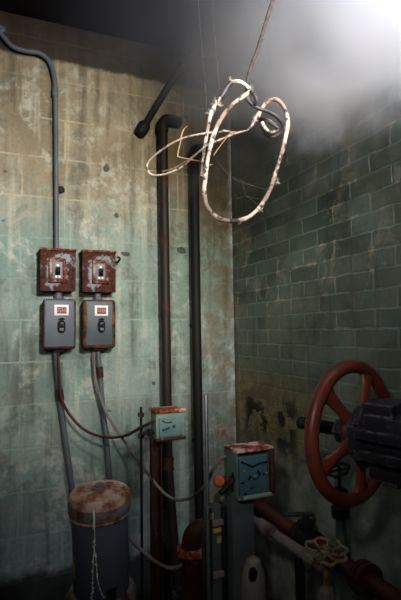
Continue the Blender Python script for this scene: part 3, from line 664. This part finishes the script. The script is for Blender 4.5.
# small pale handwheel valve in front
ph = at(325.5, 551, 1.45); root = empty('globe_valve', (ph.x, ph.y, 0)); zt = ph.z
tl = Matrix.Translation((0, 0, zt)) @ Matrix.Rotation(R(9), 4, 'X') @ Matrix.Rotation(R(-3), 4, 'Y')
hw = MB(); NR = 8; RH = .060
hw.tube([tl @ Vector((RH*math.cos(q)*(1 + .085*math.cos(NR*q)), RH*math.sin(q)*(1 + .085*math.cos(NR*q)), 0)) for q in [2*math.pi*k/96 for k in range(96)]], .0050, 10, closed=True)
wheel = hw.build('handwheel', M['handwheel_pale'], root)
for k in range(NR):
    q = 2*math.pi*(k + .5)/NR
    MB().tube([tl @ Vector((.012*math.cos(q), .012*math.sin(q), -.002)), tl @ Vector((.035*math.cos(q), .035*math.sin(q), -.006)), tl @ Vector((RH*.92*math.cos(q), RH*.92*math.sin(q), 0))], .0042, 8).build('spoke', M['handwheel_pale'], wheel)
MB().lathe([(.014, -.010), (.018, -.006), (.018, .006), (.010, .010), (.010, .014), (.001, .015)], 14, tl).build('hub', M['handwheel_pale'], wheel)
MB().tube([tl @ Vector((0, 0, 0)), Vector((0, 0, zt - .115))], .0085, 12).build('stem', M['brass'], root)
MB().lathe([(.030, zt - .20), (.030, zt - .16), (.026, zt - .15), (.024, zt - .11), (.020, zt - .105), (.009, zt - .10)], 8).build('bonnet', M['pale_cast'], root)
MB().lathe([(.022, 0), (.030, zt - .32), (.044, zt - .29), (.050, zt - .25), (.044, zt - .21), (.032, zt - .195)], 20).build('valve_body', M['black_iron'], root)
tag(root, 'little pale scalloped handwheel valve below the big red wheel', 'valve')
# rusty pump elbow behind the rod
p = at(191, 533, 2.10); root = empty('pump', (p.x, p.y, 0), AL); zt = p.z
MB().lathe([(.06, 0), (.06, .02), (.05, .04), (.042, zt - .12), (.046, zt - .10)], 24).build('base', M['rust_dark'], root)
MB().tube(cm([(0, 0, zt - .12), (0, 0, zt - .05), (.008, -.01, zt - .005), (.035, -.03, zt + .022), (.085, -.05, zt + .028)], 8), .042, 20).build('elbow', M['rust_dark'], root)
MB().lathe([(.042, -.016), (.062, -.015), (.062, .010), (.042, .012)], 24, Matrix.Translation((0, 0, zt - .07))).build('flange', M['rust'], root)
tag(root, 'rust-brown pump elbow with a flange behind the bright steel rod', 'pump')
# ------------------------------------------------------------------ the hanging coil of old cable
DW = .92
def img(seq, sc, ox, oy): return [at(ox + x/sc, oy + y/sc, d) for x, y, d in seq]
top = at(262, 35, DW); kn = at(247, 84, DW)
up = (top - kn).normalized(); ce = kn + up*((CEIL - .004 - kn.z)/up.z)
root = empty('hanging_cable', ce)
def Lc(ps): return [p - ce for p in ps]
rw_ = random.Random(7)
def lumpy(r, amp=.18):
    ph_ = rw_.uniform(0, 9)
    return lambda i: r*(1 + amp*.5*math.sin(i*.21 + ph_)*math.sin(i*.07) + rw_.uniform(-amp, amp)*.22)
ld = cm([ce, ce.lerp(top, .5), top, at(254, 58, DW), at(247.5, 80, DW), at(247.5, 95, DW + .005)], 14)
MB().tube(Lc(ld), lumpy(.0036, .14), 10).build('lead', M['cable_lead'], root)
def C8(seq): return img(seq, 3.645, 190, 70)
loop = C8([(222, 78, .90), (190, 100, .895), (150, 130, .89), (112, 180, .885), (85, 240, .88), (66, 320, .88), (55, 400, .88), (52, 450, .885), (65, 500, .89), (105, 540, .895), (165, 550, .90), (215, 535, .905), (258, 495, .91), (290, 440, .92), (310, 380, .925), (335, 300, .93), (349, 240, .935), (356, 190, .935), (345, 140, .935), (315, 108, .93), (283, 116, .935), (262, 140, .94)])
MB().tube(Lc(cm(loop, 14)), lumpy(.0042, .25), 12).build('big_loop', M['cable'], root)
arc = C8([(222, 82, .915), (208, 60, .915), (180, 43, .91), (148, 46, .91), (124, 82, .90), (96, 122, .90), (76, 162, .895), (62, 230, .893), (50, 310, .892), (44, 390, .892)])
MB().tube(Lc(cm(arc, 12)), lumpy(.0036, .25), 10).build('second_strand', M['cable'], root)
kn1 = C8([(214, 72, .905), (206, 100, .90), (222, 122, .898), (250, 140, .90), (285, 152, .905), (318, 172, .912), (338, 200, .92), (330, 228, .93), (305, 243, .935), (278, 235, .935), (262, 210, .93), (256, 178, .93), (272, 182, .925), (300, 196, .92), (322, 214, .92)])
MB().tube(Lc(cm(kn1, 12)), lumpy(.0036, .2), 10).build('knot', M['cable_dark'], root)
kn2 = C8([(262, 140, .945), (250, 168, .945), (262, 178, .94), (295, 190, .935), (318, 210, .93), (300, 228, .925), (276, 216, .925), (262, 190, .925)])
MB().tube(Lc(cm(kn2, 12)), lumpy(.0034, .2), 10).build('knot', M['cable'], root)
def C7(seq): return img(seq, 4.456, 140, 60)
left = C8([(262, 140, .94), (245, 162, .945), (236, 185, .945), (218, 212, .95), (192, 226, .955), (168, 228, .96), (120, 222, .97)]) + C7([(401, 319, .975), (300, 326, .985), (200, 346, 1.0), (120, 385, 1.01), (50, 440, 1.015), (31, 478, 1.01), (52, 511, 1.0), (108, 510, .985), (188, 476, .965), (245, 425, .95), (300, 380, .94), (345, 360, .935)]) + C8([(165, 232, .95), (205, 222, .945)])
MB().tube(Lc(cm(left, 12)), lumpy(.0022, .22), 10).build('side_loop', M['cable'], root)
thin = C7([(100, 497, .985), (160, 478, .98), (220, 440, .97), (275, 398, .96), (340, 362, .955), (401, 340, .95)]) + C8([(150, 228, .95), (115, 270, .93), (85, 312, .9)])
MB().tube(Lc(cm(thin, 10)), 0.0011, 8).build('bared_wire', M['cable_tan'], root)
hook = C7([(300, 452, .905), (265, 450, .92), (220, 443, .93), (175, 433, .935), (168, 428, .935), (172, 400, .935), (180, 365, .935), (185, 335, .935), (195, 310, .935), (211, 295, .93)])
MB().tube(Lc(cm(hook, 8)), lumpy(.0015, .15), 10).build('hook', M['cable_tan'], root)
sw_ = C8([(222, 78, .895), (234, 92, .89), (242, 108, .89), (238, 124, .895), (222, 118, .90), (212, 100, .90)])
MB().tube(Lc(cm(sw_, 8)), .0036, 10).build('knot', M['cable_dark'], root)
# bands of bare dark jacket on the upper arc
bd = C8([(150, 46, .905), (136, 62, .902), (122, 86, .90), (112, 100, .90)])
MB().tube(Lc(cm(bd, 8)), .0050, 10).build('dark_jacket', M['cable_dark'], root)
fz = MB()
for (x, y, d, n_, sp_) in [(95, 125, .895, 26, .012), (75, 160, .893, 18, .010), (150, 44, .905, 14, .011), (222, 70, .90, 14, .010), (352, 215, .93, 16, .010), (316, 405, .92, 14, .008), (258, 515, .905, 10, .008), (236, 180, .94, 12, .008), (70, 345, .88, 8, .006), (180, 555, .90, 8, .006)]:
    c = at(190 + x/3.645, 70 + y/3.645, d) - ce
    for _ in range(n_):
        dirv = Vector((rw_.gauss(0, 1), rw_.gauss(0, .5), rw_.gauss(0, 1))).normalized(); bend = Vector((rw_.gauss(0, 1), rw_.gauss(0, .5), rw_.gauss(0, 1)))*.4
        l_ = sp_*rw_.uniform(.4, 1.0)
        fz.tube([c + dirv*.002, c + dirv*(l_*.5) + bend*l_*.2, c + dirv*l_ + bend*l_*.6], .0004, 4)
fo = fz.build('frayed_lint', M['fluff'], root); fo['kind'] = 'stuff'
MB().lathe([(.02, -.004), (.02, .002), (.006, .004)], 14).build('ceiling_eye', M['black_iron'], root)
tag(root, 'old dusty braided cable knotted into loops, hanging from the ceiling', 'cable')
# cobweb threads strung inside the loop
wb = MB()
A = C8([(85, 305, .885), (110, 345, .89), (145, 385, .90), (190, 405, .905), (240, 425, .91), (296, 440, .92), (150, 425, .905), (172, 470, .905), (205, 460, .905), (262, 470, .91), (262, 500, .91), (165, 400, .90)])
def strand(*ix): wb.tube(cm([A[i] for i in ix], 5), .0002, 4)
strand(0, 1, 2, 3, 4, 5); strand(2, 6, 7); strand(7, 8, 9, 5); strand(8, 10); strand(1, 11, 4); strand(3, 8)
for px_, d_ in ((201, 1.0), (215, .98)):
    wb.tube(cm([at(px_ - 3, -4, d_), at(px_, 40, d_), at(px_ + 4, 84, d_), at(px_ + 6, 112, d_ - .06)], 6), .00022, 4)
wb.tube(cm([at(186, 125, .94), at(183, 114, .95), at(184, 100, .97)], 5), .00022, 4)
wo = wb.build('cobweb', M['web']); tag(wo, 'fine cobweb threads strung across the hanging cable loop', 'cobweb', kind='stuff')
